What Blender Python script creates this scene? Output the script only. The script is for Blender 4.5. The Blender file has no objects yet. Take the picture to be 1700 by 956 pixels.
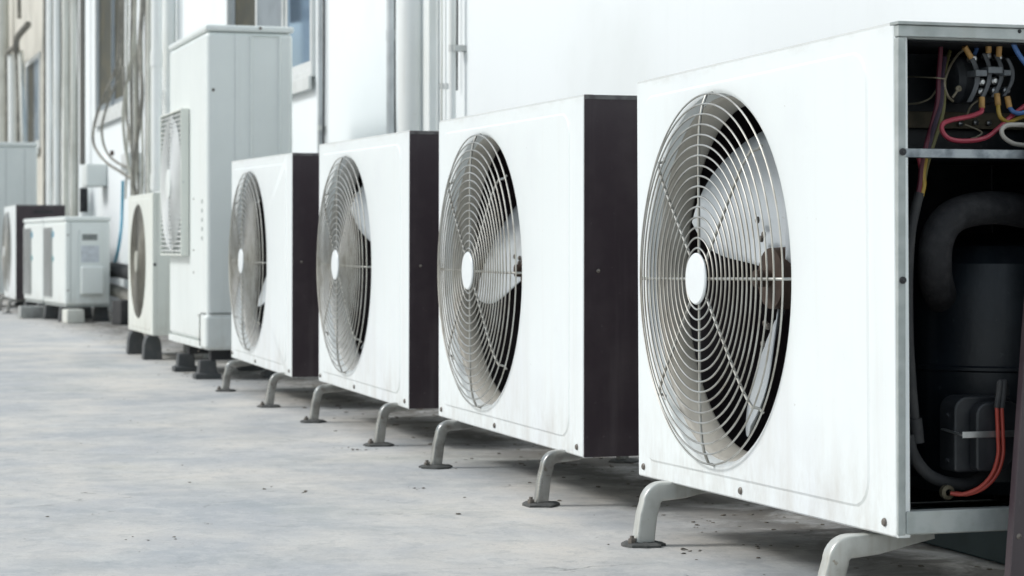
import bpy, math, random
from mathutils import Vector, Matrix
random.seed(7)
C = bpy.context.scene.collection
PI = math.pi
# ---------------------------------------------------------------- camera model
F = 3700.0; VPX = -305.0; HOR = 405.0; CAMZ = 0.515
TH = math.atan((850 - VPX) / F); CT, ST = math.cos(TH), math.sin(TH)
def ray(px, py):
    xc = (px - 850) / F
    return (xc * CT + ST, CT - xc * ST, (HOR - py) / F)
def onX(px, py, X):
    d = ray(px, py); t = X / d[0]
    return Vector((X, d[1] * t, CAMZ + d[2] * t))
def onY(px, py, Y):
    d = ray(px, py); t = Y / d[1]
    return Vector((d[0] * t, Y, CAMZ + d[2] * t))

# ---------------------------------------------------------------- mesh helpers
class MB:
    def __init__(s): s.v = []; s.f = []
    def add(s, vs, fs):
        n = len(s.v); s.v += [tuple(p) for p in vs]; s.f += [tuple(i + n for i in f) for f in fs]; return s
    def box(s, x0, x1, y0, y1, z0, z1, M=None):
        vs = [Vector((x, y, z)) for x in (x0, x1) for y in (y0, y1) for z in (z0, z1)]
        if M is not None: vs = [M @ p for p in vs]
        return s.add(vs, [(0, 1, 3, 2), (4, 6, 7, 5), (0, 4, 5, 1), (2, 3, 7, 6), (0, 2, 6, 4), (1, 5, 7, 3)])
    def tube(s, pts, r, n=10, closed=False, sy=1.0, sq=2.0, up=None, caps=True, rads=None):
        pts = [Vector(p) for p in pts]; N = len(pts)
        tan = []
        for i in range(N):
            if closed: t = pts[(i + 1) % N] - pts[i - 1]
            else: t = pts[min(i + 1, N - 1)] - pts[max(i - 1, 0)]
            tan.append(t.normalized())
        u = Vector(up) if up else (Vector((0, 0, 1)) if abs(tan[0].z) < .9 else Vector((1, 0, 0)))
        u = (u - tan[0] * u.dot(tan[0])).normalized()
        vs = []
        for i in range(N):
            if i: 
                u = (u - tan[i] * u.dot(tan[i]))
                u = u.normalized() if u.length > 1e-6 else Vector((1, 0, 0))
            w = tan[i].cross(u); rr = rads[i] if rads else r
            for k in range(n):
                a = 2 * PI * k / n; c, d = math.cos(a), math.sin(a)
                c = math.copysign(abs(c) ** (2 / sq), c); d = math.copysign(abs(d) ** (2 / sq), d)
                vs.append(pts[i] + u * (rr * c) + w * (rr * sy * d))
        fs = []
        for i in range(N if closed else N - 1):
            j = (i + 1) % N
            for k in range(n):
                l = (k + 1) % n
                fs.append((i * n + k, i * n + l, j * n + l, j * n + k))
        if caps and not closed:
            fs.append(tuple(range(n - 1, -1, -1))); fs.append(tuple((N - 1) * n + k for k in range(n)))
        return s.add(vs, fs)
    def lathe(s, prof, c, axis='x', n=48, caps=(False, False), a0=0, a1=2 * PI):
        """prof: list of (r, h) along axis from centre c"""
        full = abs(a1 - a0 - 2 * PI) < 1e-6; m = n if full else n + 1
        vs = []
        for r, h in prof:
            for k in range(m):
                a = a0 + (a1 - a0) * k / n; p, q = r * math.cos(a), r * math.sin(a)
                d = {'x': (h, p, q), 'y': (p, h, q), 'z': (p, q, h)}[axis]
                vs.append((c[0] + d[0], c[1] + d[1], c[2] + d[2]))
        fs = []
        for i in range(len(prof) - 1):
            for k in range(n):
                l = (k + 1) % m
                fs.append((i * m + k, i * m + l, (i + 1) * m + l, (i + 1) * m + k))
        if caps[0]: fs.append(tuple(range(m)))
        if caps[1]: fs.append(tuple((len(prof) - 1) * m + k for k in range(m)))
        return s.add(vs, fs)
    def build(s, name, mat, parent=None, bevel=0, sharp=35, seg=2, solid=0):
        me = bpy.data.meshes.new(name); me.from_pydata(s.v, [], s.f); me.update()
        import bmesh
        b = bmesh.new(); b.from_mesh(me); bmesh.ops.recalc_face_normals(b, faces=b.faces); b.to_mesh(me); b.free()
        for p in me.polygons: p.use_smooth = True
        me.set_sharp_from_angle(angle=math.radians(sharp))
        me.materials.append(mat)
        o = bpy.data.objects.new(name, me); C.objects.link(o)
        if parent: o.parent = parent
        if solid:
            m = o.modifiers.new('solidify', 'SOLIDIFY'); m.thickness = solid; m.offset = 0
        if bevel:
            m = o.modifiers.new('bevel', 'BEVEL'); m.width = bevel; m.segments = seg; m.limit_method = 'ANGLE'; m.angle_limit = math.radians(40)
            m.harden_normals = True
        return o
def catmull(pts, k=8):
    pts = [Vector(p) for p in pts]; P = [pts[0] * 2 - pts[1]] + pts + [pts[-1] * 2 - pts[-2]]; out = []
    for i in range(1, len(P) - 2):
        for j in range(k):
            t = j / k; a, b, c, d = P[i - 1], P[i], P[i + 1], P[i + 2]
            out.append(.5 * ((2 * b) + (c - a) * t + (2 * a - 5 * b + 4 * c - d) * t * t + (3 * b - a - 3 * c + d) * t ** 3))
    out.append(pts[-1]); return out
def tag(o, label=None, cat=None, group=None, kind=None):
    if label: o['label'] = label
    if cat: o['category'] = cat
    if group: o['group'] = group
    if kind: o['kind'] = kind
    return o
def empty(name, loc, rz=0, rx=0):
    o = bpy.data.objects.new(name, None); C.objects.link(o); o.location = loc; o.rotation_euler = (rx, 0, rz)
    o.empty_display_size = .1; return o

# ---------------------------------------------------------------- materials
def mat(name, col, rough=.5, metal=0, var=0.0, vscale=6, col2=None, streak=0.0, scol=(.35, .32, .27), bump=0.0, bscale=80, dirt_low=0.0, dent=0.0, spec=.5, stretch=(1, 1, 1), thr=(.45, .7)):
    m = bpy.data.materials.new(name); m.use_nodes = True; nt = m.node_tree; N = nt.nodes; L = nt.links
    b = N['Principled BSDF']; b.inputs['Roughness'].default_value = rough; b.inputs['Metallic'].default_value = metal
    b.inputs['Specular IOR Level'].default_value = spec
    b.inputs['Base Color'].default_value = (*col, 1)
    tc = N.new('ShaderNodeTexCoord'); last = None
    def noise(scale, st=(1, 1, 1), detail=5, r=.55):
        mp = N.new('ShaderNodeMapping'); mp.inputs['Scale'].default_value = st; L.new(tc.outputs['Object'], mp.inputs[0])
        n = N.new('ShaderNodeTexNoise'); n.inputs['Scale'].default_value = scale; n.inputs['Detail'].default_value = detail
        n.inputs['Roughness'].default_value = r; L.new(mp.outputs[0], n.inputs['Vector']); return n
    def ramp(src, a, b_):
        r = N.new('ShaderNodeMapRange'); r.inputs[1].default_value = a; r.inputs[2].default_value = b_; L.new(src, r.inputs[0]); return r.outputs[0]
    def mix(fac, a, bb, k=1.0):
        x = N.new('ShaderNodeMix'); x.data_type = 'RGBA'
        if k != 1.0:
            q = N.new('ShaderNodeMath'); q.operation = 'MULTIPLY'; q.inputs[1].default_value = k; L.new(fac, q.inputs[0]); fac = q.outputs[0]
        L.new(fac, x.inputs[0])
        if isinstance(a, tuple): x.inputs[6].default_value = (*a, 1)
        else: L.new(a, x.inputs[6])
        x.inputs[7].default_value = (*bb, 1); return x.outputs[2]
    cur = tuple(col)
    if var or col2:
        c2 = col2 or tuple(max(0, c * (1 - var)) for c in col)
        n = noise(vscale, stretch); cur = mix(ramp(n.outputs[0], thr[0], thr[1]), cur, tuple(c2))
        rr = N.new('ShaderNodeMapRange'); rr.inputs[3].default_value = rough * .8; rr.inputs[4].default_value = min(1, rough * 1.25)
        L.new(n.outputs[0], rr.inputs[0]); L.new(rr.outputs[0], b.inputs['Roughness'])
    if streak:
        n = noise(26, (1, 1, .06), 4, .6); cur = mix(ramp(n.outputs[0], .54, .8), cur, scol, streak)
        n2 = noise(60, (1, 1, 1), 3, .7); cur = mix(ramp(n2.outputs[0], .66, .76), cur, scol, streak * 1.4)
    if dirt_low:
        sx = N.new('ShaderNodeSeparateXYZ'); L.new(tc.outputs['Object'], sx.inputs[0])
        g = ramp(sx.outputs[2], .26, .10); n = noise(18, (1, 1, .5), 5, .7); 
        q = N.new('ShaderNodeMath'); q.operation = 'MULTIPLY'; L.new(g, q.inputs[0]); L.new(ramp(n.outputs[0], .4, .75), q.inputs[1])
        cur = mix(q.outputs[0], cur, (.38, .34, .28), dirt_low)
    if dirt_low and dent:
        g = ramp(sx.outputs[2], .785, .806); n = noise(9, (1, 1, 3), 6, .75)
        q = N.new('ShaderNodeMath'); q.operation = 'MULTIPLY'; L.new(g, q.inputs[0]); L.new(ramp(n.outputs[0], .48, .68), q.inputs[1])
        cur = mix(q.outputs[0], cur, (.45, .43, .38), .4)
        cur = mix(ramp(sx.outputs[2], .7995, .8035), cur, (.42, .41, .38), .65)
        n = noise(38, (1, 1, 1), 5, .8); cur = mix(ramp(n.outputs[0], .70, .73), cur, (.22, .17, .12), .7)
        n = noise(14, (1, 1, .09), 5, .65); q = N.new('ShaderNodeMath'); q.operation = 'MULTIPLY'
        L.new(ramp(n.outputs[0], .52, .72), q.inputs[0]); L.new(ramp(sx.outputs[2], .5, .12), q.inputs[1]); cur = mix(q.outputs[0], cur, (.55, .53, .49), .35)
    if not isinstance(cur, tuple): L.new(cur, b.inputs['Base Color'])
    if bump:
        n = noise(bscale, (1, 1, 1), 3); bp = N.new('ShaderNodeBump'); bp.inputs['Strength'].default_value = bump; bp.inputs['Distance'].default_value = .002
        L.new(n.outputs[0], bp.inputs['Height']); L.new(bp.outputs[0], b.inputs['Normal'])
        if dent:
            n = noise(2.6, (1, 1, 1), 2); b2 = N.new('ShaderNodeBump'); b2.inputs['Strength'].default_value = dent; b2.inputs['Distance'].default_value = .02
            L.new(n.outputs[0], b2.inputs['Height']); L.new(b2.outputs[0], bp.inputs['Normal'])
    return m
M = {}
M['white'] = mat('white_paint', (.77, .81, .81), .38, var=.06, vscale=3, streak=.13, scol=(.60, .57, .52), bump=.05, bscale=60, dirt_low=.5, dent=.25, col2=(.72, .75, .765))
M['white2'] = mat('white_enamel', (.77, .81, .79), .34, col2=(.72, .76, .74), vscale=2.5, streak=.12, bump=.04, bscale=50, dirt_low=.5)
M['cream'] = mat('cream_enamel', (.74, .765, .71), .4, col2=(.68, .70, .64), vscale=3, streak=.18, bump=.04, dirt_low=.6)
M['maroon'] = mat('maroon_paint', (.042, .030, .036), .42, col2=(.062, .048, .052), vscale=9, streak=.16, scol=(.20, .18, .18), bump=.08, bscale=120)
M['maroonedge'] = mat('worn_maroon_edge', (.15, .145, .145), .45, col2=(.06, .05, .055), vscale=25)
M['flange'] = mat('galvanised_flange', (.42, .45, .44), .5, metal=.15, col2=(.33, .36, .35), vscale=30, streak=.3, bump=.1, thr=(.4, .65))
M['steel'] = mat('zinc_steel', (.30, .33, .35), .42, metal=.6, col2=(.14, .16, .18), vscale=45, bump=.15, thr=(.42, .66))
M['wire'] = mat('guard_wire', (.50, .50, .47), .34, metal=.75, col2=(.30, .28, .24), vscale=22, thr=(.45, .75))
M['shroud'] = mat('shroud_paint', (.42, .40, .355), .5, metal=.0, col2=(.30, .28, .235), vscale=4, streak=.25, scol=(.22, .18, .13), bump=.06)
M['shroud2'] = mat('shroud_grey', (.46, .46, .44), .5, col2=(.32, .31, .28), vscale=7, streak=.3)
M['blade'] = mat('fan_blade', (.50, .54, .57), .55, metal=.1, col2=(.52, .55, .56), vscale=5, streak=.3, scol=(.22, .20, .17), bump=.08)
M['rust'] = mat('rusty_hub', (.07, .045, .034), .7, metal=.2, col2=(.05, .035, .028), vscale=30, bump=.3)
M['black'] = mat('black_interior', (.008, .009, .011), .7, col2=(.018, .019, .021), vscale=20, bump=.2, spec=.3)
M['bluesteel'] = mat('dark_steel', (.004, .007, .011), .45, col2=(.009, .014, .020), vscale=14, streak=.35, scol=(.06, .065, .07), bump=.6, bscale=28)
M['rubber'] = mat('black_rubber', (.028, .029, .031), .75, col2=(.055, .055, .055), vscale=25, bump=.3)
M['footrubber'] = mat('foot_rubber', (.075, .08, .082), .8, col2=(.11, .11, .11), vscale=25, bump=.3)
M['foam'] = mat('black_foam', (.017, .017, .019), .7, col2=(.032, .032, .034), vscale=60, bump=.5, bscale=220, spec=.25)
M['pad'] = mat('mastic_pad', (.06, .062, .06), .8, col2=(.12, .12, .115), vscale=40, bump=.6)
M['legmetal'] = mat('leg_steel', (.46, .46, .44), .28, metal=.8, col2=(.28, .27, .25), vscale=30, streak=.5, scol=(.16, .12, .09), bump=.12)
M['legwhite'] = mat('leg_white', (.56, .57, .54), .36, metal=.3, col2=(.40, .40, .37), vscale=18, streak=.6, scol=(.25, .2, .14), bump=.12)
M['screw'] = mat('screw_head', (.20, .18, .16), .5, metal=.6, var=.5, vscale=80)
M['wall'] = mat('painted_wall', (.81, .85, .86), .7, col2=(.74, .78, .775), vscale=1.1, thr=(.5, .75), streak=.06, scol=(.58, .6, .58), bump=.15, bscale=40)
M['wallbeige'] = mat('beige_wall', (.64, .62, .55), .75, col2=(.52, .50, .44), vscale=1.3, streak=.4, bump=.2, bscale=40)
M['pvc'] = mat('white_pipe', (.80, .83, .82), .4, col2=(.74, .76, .73), vscale=2.2, streak=.25)
M['pvcdirty'] = mat('dirty_pipe', (.66, .67, .62), .5, col2=(.50, .50, .45), vscale=3, streak=.5)
M['greypipe'] = mat('grey_conduit', (.62, .65, .66), .45, col2=(.42, .44, .45), vscale=5, streak=.3, metal=.3)
M['darkpipe'] = mat('dark_pipe', (.16, .155, .14), .6, col2=(.17, .16, .14), vscale=8)
M['hosebrown'] = mat('taped_hose', (.17, .165, .145), .7, col2=(.30, .29, .25), vscale=10, bump=.3)
M['hosebeige'] = mat('beige_hose', (.40, .40, .35), .65, col2=(.28, .275, .235), vscale=8, bump=.3)
M['frame'] = mat('window_frame', (.66, .68, .67), .45, col2=(.55, .57, .55), vscale=4, streak=.2)
M['alu'] = mat('window_aluminium', (.30, .34, .37), .4, metal=.4, var=.2)
M['room'] = mat('room_brown', (.085, .070, .040), .8, col2=(.035, .04, .022), vscale=3)
M['beigewire'] = mat('beige_wire', (.24, .21, .15), .5)
M['redwire'] = mat('red_wire', (.34, .042, .068), .38)
M['orangewire'] = mat('orange_wire', (.33, .045, .03), .4)
M['darkred'] = mat('dark_red_wire', (.10, .018, .032), .5)
M['purplewire'] = mat('purple_wire', (.035, .022, .04), .5)
M['bluewire'] = mat('blue_wire', (.06, .14, .34), .4)
M['yellowwire'] = mat('yellow_wire', (.36, .24, .04), .4)
M['olivewire'] = mat('olive_wire', (.14, .13, .05), .5)
M['whitewire'] = mat('white_wire', (.50, .47, .42), .45)
M['crimp'] = mat('crimp_sleeve', (.42, .24, .075), .55, var=.4, vscale=90)
M['contact'] = mat('contactor_plastic', (.075, .082, .092), .5, col2=(.04, .045, .05), vscale=50, bump=.2)
M['contactlight'] = mat('contactor_bar', (.15, .165, .18), .5, var=.3, vscale=60)
M['boxblack'] = mat('terminal_cover', (.016, .018, .021), .42, col2=(.03, .032, .036), vscale=25, bump=.15)
M['strap'] = mat('steel_strap', (.42, .43, .43), .3, metal=.85, var=.3, vscale=50)
M['bracket'] = mat('bracket_brown', (.10, .085, .055), .55, metal=.4, var=.4, vscale=30)
M['sticker'] = mat('sticker', (.60, .64, .68), .5, var=.2, vscale=30)
M['teal'] = mat('teal_print', (.04, .32, .36), .5)
M['greyprint'] = mat('grey_print', (.12, .13, .13), .6)
M['bluetube'] = mat('blue_tube', (.10, .34, .48), .45)
M['darkpane'] = mat('dark_window', (.030, .028, .016), .35, col2=(.075, .065, .035), vscale=5, thr=(.45, .6), spec=.25)
M['concrete'] = mat('rough_concrete', (.36, .37, .36), .9, col2=(.22, .22, .21), vscale=8, bump=.8, bscale=50)
M['tealboard'] = mat('dark_teal_board', (.018, .045, .055), .6, var=.4)
M['roofdark'] = mat('roof_sheet', (.07, .055, .04), .8, var=.4)
M['darkguard'] = mat('brown_guard', (.15, .145, .12), .5, metal=.3, col2=(.08, .075, .06), vscale=20)
M['leaf'] = mat('dry_debris', (.10, .085, .065), .9, col2=(.20, .19, .17), vscale=60)
# glass for the fixed windows
def glass():
    m = bpy.data.materials.new('window_glass'); m.use_nodes = True
    b = m.node_tree.nodes['Principled BSDF']; b.inputs['Base Color'].default_value = (.34, .50, .68, 1); b.inputs['Metallic'].default_value = .75
    b.inputs['Roughness'].default_value = .03; b.inputs['IOR'].default_value = 1.7; return m
M['glass'] = glass()
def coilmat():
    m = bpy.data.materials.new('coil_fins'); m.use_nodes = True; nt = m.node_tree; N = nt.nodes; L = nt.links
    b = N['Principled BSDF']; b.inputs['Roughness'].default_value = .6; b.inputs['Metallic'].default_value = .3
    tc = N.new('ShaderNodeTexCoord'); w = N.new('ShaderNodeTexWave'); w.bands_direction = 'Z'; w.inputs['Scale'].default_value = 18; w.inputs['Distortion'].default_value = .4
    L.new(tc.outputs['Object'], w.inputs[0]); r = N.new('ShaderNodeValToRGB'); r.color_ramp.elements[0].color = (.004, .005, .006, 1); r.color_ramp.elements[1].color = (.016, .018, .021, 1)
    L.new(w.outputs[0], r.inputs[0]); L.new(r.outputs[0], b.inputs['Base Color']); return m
M['coil'] = coilmat()
def floormat():
    m = bpy.data.materials.new('weathered_floor'); m.use_nodes = True; nt = m.node_tree; N = nt.nodes; L = nt.links
    b = N['Principled BSDF']; b.inputs['Roughness'].default_value = .8
    geo = N.new('ShaderNodeNewGeometry')
    def noise(scale, st, det=6, ro=.6, off=(0, 0, 0), dist=0):
        mp = N.new('ShaderNodeMapping'); mp.inputs['Scale'].default_value = st; mp.inputs['Location'].default_value = off; L.new(geo.outputs['Position'], mp.inputs[0])
        n = N.new('ShaderNodeTexNoise'); n.inputs['Scale'].default_value = scale; n.inputs['Detail'].default_value = det; n.inputs['Roughness'].default_value = ro
        n.inputs['Distortion'].default_value = dist
        L.new(mp.outputs[0], n.inputs['Vector']); return n.outputs[0]
    def mr(src, a, c, o0=0, o1=1):
        r = N.new('ShaderNodeMapRange'); r.inputs[1].default_value = a; r.inputs[2].default_value = c; r.inputs[3].default_value = o0; r.inputs[4].default_value = o1; L.new(src, r.inputs[0]); return r.outputs[0]
    def mul(a, c):
        q = N.new('ShaderNodeMath'); q.operation = 'MULTIPLY'; L.new(a, q.inputs[0])
        if isinstance(c, float): q.inputs[1].default_value = c
        else: L.new(c, q.inputs[1])
        return q.outputs[0]
    def mix(f, a, c):
        x = N.new('ShaderNodeMix'); x.data_type = 'RGBA'; L.new(f, x.inputs[0])
        for i, v in ((6, a), (7, c)):
            if isinstance(v, tuple): x.inputs[i].default_value = (*v, 1)
            else: L.new(v, x.inputs[i])
        return x.outputs[2]
    c = mix(mr(noise(2.2, (1, .8, 1)), .38, .62), (.41, .42, .43), (.59, .56, .515))      # cool / warm patches
    c = mix(mul(mr(noise(3.2, (1, .8, 1), off=(5, 2, 0), dist=.6), .5, .7), .5), c, (.315, .345, .37))   # blue grey stains
    c = mix(mul(mr(noise(8, (1, .8, 1), off=(1, 7, 0), dist=1.0), .55, .75), .45), c, (.60, .60, .585))  # worn pale
    c = mix(mul(mr(noise(1.3, (1, 1, 1), off=(9, 3, 0)), .55, .68), .35), c, (.27, .30, .265))   # greenish damp
    c = mix(mul(mr(noise(5, (.8, .8, 1), 8, .7, off=(4, 4, 0), dist=.4), .5, .68), .5), c, (.30, .32, .325))
    c = mix(mul(mr(noise(4.4, (.9, .8, 1), 8, .7, off=(14, 8, 0), dist=.4), .52, .7), .5), c, (.58, .57, .54))
    c = mix(mul(mr(noise(60, (1, 1, 1), 4, .7), .5, .8), .35), c, (.30, .31, .31))             # fine grain
    spots = mul(mr(noise(17, (1, 1, 1), 6, .75, off=(3, 1, 0), dist=.8), .655, .69), .8)
    c = mix(mul(mr(noise(12, (1, .8, 1), 9, .75, off=(21, 3, 0), dist=.3), .52, .56), .22), c, (.62, .61, .58))
    c = mix(mul(mr(noise(15, (1, .8, 1), 9, .78, off=(31, 13, 0), dist=.3), .55, .585), .28), c, (.26, .28, .29))
    c = mix(mul(mr(noise(170, (1, .8, 1), 3, .8, off=(1, 3, 0)), .55, .7), .35), c, (.24, .245, .24))
    c = mix(spots, c, (.13, .125, .115))                                                         # chips and pits
    c = mix(mul(mr(noise(26, (1, .8, 1), 7, .8, off=(8, 8, 0), dist=.5), .60, .70), .5), c, (.20, .205, .20))
    mpv = N.new('ShaderNodeMapping'); L.new(geo.outputs['Position'], mpv.inputs[0]); mpv.inputs['Scale'].default_value = (.8, 1.7, 1)
    wob = N.new('ShaderNodeTexNoise'); wob.inputs['Scale'].default_value = 5; wob.inputs['Detail'].default_value = 6; L.new(mpv.outputs[0], wob.inputs['Vector'])
    va = N.new('ShaderNodeVectorMath'); va.operation = 'MULTIPLY_ADD'; va.inputs[1].default_value = (.35, .35, 0); L.new(wob.outputs['Color'], va.inputs[0]); L.new(mpv.outputs[0], va.inputs[2])
    vo = N.new('ShaderNodeTexVoronoi'); vo.feature = 'DISTANCE_TO_EDGE'; vo.inputs['Scale'].default_value = 2.3; L.new(va.outputs[0], vo.inputs['Vector'])
    crack = mul(mr(vo.outputs['Distance'], .010, .003), mr(noise(2.7, (1, 1, 1), 4, .6, off=(2, 9, 0)), .56, .64))
    c = mix(mul(crack, .6), c, (.17, .17, .165))
    # dirt by the wall, with the shade under the units painted in
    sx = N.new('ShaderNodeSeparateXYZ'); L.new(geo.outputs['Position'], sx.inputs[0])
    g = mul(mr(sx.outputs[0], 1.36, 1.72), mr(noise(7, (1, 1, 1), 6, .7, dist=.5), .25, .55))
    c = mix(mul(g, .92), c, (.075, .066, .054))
    L.new(c, b.inputs['Base Color'])
    bp = N.new('ShaderNodeBump'); bp.inputs['Strength'].default_value = .5; bp.inputs['Distance'].default_value = .004
    h = N.new('ShaderNodeMath'); h.operation = 'SUBTRACT'; L.new(noise(25, (1, 1, 1), 6, .65), h.inputs[0]); L.new(spots, h.inputs[1])
    L.new(h.outputs[0], bp.inputs['Height']); L.new(bp.outputs[0], b.inputs['Normal']); return m
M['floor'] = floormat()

# ---------------------------------------------------------------- setting
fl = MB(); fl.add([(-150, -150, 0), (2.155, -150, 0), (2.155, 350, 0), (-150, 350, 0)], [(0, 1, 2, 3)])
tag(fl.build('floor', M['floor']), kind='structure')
g2 = MB(); g2.add([(-600, -600, -.01), (600, -600, -.01), (600, 900, -.01), (-600, 900, -.01)], [(0, 1, 2, 3)])
tag(g2.build('ground', M['concrete']), kind='structure')

# ---------------------------------------------------------------- condenser parts
def sdf_rr(y, z, y0, y1, z0, z1, r):
    cy, cz = (y0 + y1) / 2, (z0 + z1) / 2; qy = abs(y - cy) - (y1 - y0) / 2 + r; qz = abs(z - cz) - (z1 - z0) / 2 + r
    return math.hypot(max(qy, 0), max(qz, 0)) + min(max(qy, qz), 0) - r
def cast(a, cy, cz, R):
    lo, hi = 0.0, 3.0
    for _ in range(40):
        t = (lo + hi) / 2
        if sdf_rr(cy + t * math.cos(a), cz + t * math.sin(a), *R) > 0: hi = t
        else: lo = t
    return (cy + lo * math.cos(a), cz + lo * math.sin(a))
def fan_front(W, z0, z1, cy, cz, R, eb=.03, ebn=.08, ebf=.03):
    mb = MB(); angs = [2 * PI * k / 300 for k in range(300)]
    for y in (0, W):
        for z in (z0, z1): angs.append(math.atan2(z - cz, y - cy) % (2 * PI))
    angs = sorted(set(round(a, 6) for a in angs)); n = len(angs); loops = []
    def rect(r, x, rad): loops.append([(x, *cast(a, cy, cz, (r[0], r[1], r[2], r[3], rad))) for a in angs])
    def circ(r, x): loops.append([(x, cy + r * math.cos(a), cz + r * math.sin(a)) for a in angs])
    rect((0, W, z0, z1), .020, 1e-4); rect((0, W, z0, z1), .0025, 1e-4); rect((.0025, W - .0025, z0 + .0025, z1 - .0025), 0, .001)
    e = (ebn, W - ebf, z0 + eb, z1 - eb); rect(e, 0, .045); rect((e[0] + .004, e[1] - .004, e[2] + .004, e[3] - .004), -.002, .041)
    circ(R + .004, -.002); circ(R, -.0012); circ(R - .004, .0015); circ(R - .008, .012); circ(R - .010, .024)
    vs = [p for l in loops for p in l]; fs = []
    for i in range(len(loops) - 1):
        for k in range(n): l = (k + 1) % n; fs.append((i * n + k, i * n + l, (i + 1) * n + l, (i + 1) * n + k))
    return mb.add(vs, fs)
def guard(cy, cz, R, nr, r0, off, bulge, wr, sr, seg=96, x0=0, diag=True, ns=8, sides=6, ex=3.2):
    mb = MB(); P = lambda r: x0 - off - bulge * (1 - (r / R) ** ex)
    for i in range(nr):
        r = r0 + (R - r0) * i / (nr - 1); x = P(r)
        mb.tube([(x, cy + r * math.cos(2 * PI * k / seg), cz + r * math.sin(2 * PI * k / seg)) for k in range(seg)], wr, sides, closed=True, up=(1, 0, 0))
    for k in range(ns):
        a = 2 * PI * k / ns; ends = R if (k % 2 == 0 or not diag) else R * .93
        rs = [r0 * .6 + (ends - r0 * .6) * j / 14 for j in range(15)]
        pts = [Vector((P(r) + wr * 1.7, cy + r * math.cos(a), cz + r * math.sin(a))) for r in rs]
        hk = .012 if k % 2 == 0 else .008
        # the end bends back towards the panel, then along it
        e = pts[-1]; d = Vector((0, math.cos(a), math.sin(a))); back = Vector((1, 0, 0))
        pts += [e + back * (off * .45) + d * .001, e + back * (off * .9) + d * .004, e + back * (off + .001) + d * .012]
        side = Vector((0, -math.sin(a), math.cos(a))) * (-1 if k in (2, 6) else 1)
        if k in (2, 6): pts += [pts[-1] + side * .02]
        mb.tube(pts, sr, 8)
    return mb
def fan(cy, cz, x, R, rot, nb=3):
    out = []
    for b in range(nb):
        a0 = rot + 2 * PI * b / nb; nr_, ns_ = 12, 12; vs = []; fs = []
        for i in range(nr_ + 1):
            t = i / nr_; r = .045 + (R - .045) * t
            wdt = .44 + .30 * math.sin(min(1, t * 1.25) * PI / 2) - .10 * t ** 4; sweep = .25 * t
            for j in range(ns_ + 1):
                s_ = 2 * j / ns_ - 1; edge = 1 - .10 * abs(s_) ** 4 * t      # rounded tip
                a = a0 + sweep + s_ * wdt; rr = r * edge
                vs.append((x + s_ * (.016 + .060 * t) - .012 * (1 - s_ * s_) * t, cy + rr * math.cos(a), cz + rr * math.sin(a)))
        for i in range(nr_):
            for j in range(ns_): p = i * (ns_ + 1) + j; fs.append((p, p + 1, p + ns_ + 2, p + ns_ + 1))
        out.append((MB().add(vs, fs), a0))
    return out
def strut_leg(xf, sgn, y, z, w, th, inward=.012):
    """a bent bar: foot, sloping shank, tight bend, short arm that flattens under the base pan"""
    P = [(0, .006), (inward * .5, z * .5)]; r = .021; top = z - th + .004
    for k in range(8):
        a = PI - PI / 2 * k / 7; P.append((inward + r + r * math.cos(a), top - r + r * math.sin(a)))
    P += [(inward + r + .04, top + .002), (inward + r + .085, top + .007), (inward + r + .13, top + .012)]
    rads = [th * 1.04] + [th] * 9 + [th * .9, th * .62, th * .4]
    return MB().tube([(xf + sgn * a, y, b) for a, b in P], th, 28, sy=w / th, sq=7, up=(1, 0, 0), rads=rads)
def blob(x, y, r, h, seed):
    rnd = random.Random(seed); n = 18; vs = []; prof = [(1, 0), (1.0, .5), (.8, .9), (.45, 1.0)]
    k = [1 + rnd.uniform(-.13, .13) for _ in range(n)]
    for a_, b_ in prof:
        for i in range(n):
            a = 2 * PI * i / n; vs.append((x + r * a_ * k[i] * math.cos(a), y + r * a_ * k[i] * math.sin(a), h * b_ * (1 + rnd.uniform(-.15, .15))))
    fs = [(j * n + i, j * n + (i + 1) % n, (j + 1) * n + (i + 1) % n, (j + 1) * n + i) for j in range(3) for i in range(n)]
    fs.append(tuple(3 * n + i for i in range(n))); return MB().add(vs, fs)
G = .105; H = .70; D = .36
def screw(root, p, axis='x', r=.006):
    prof = [(r, 0), (r, -.001), (r * .75, -.003), (0.0005, -.0035)]
    MB().lathe(prof, p, axis, 12).build('screw', M['screw'], root)
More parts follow.
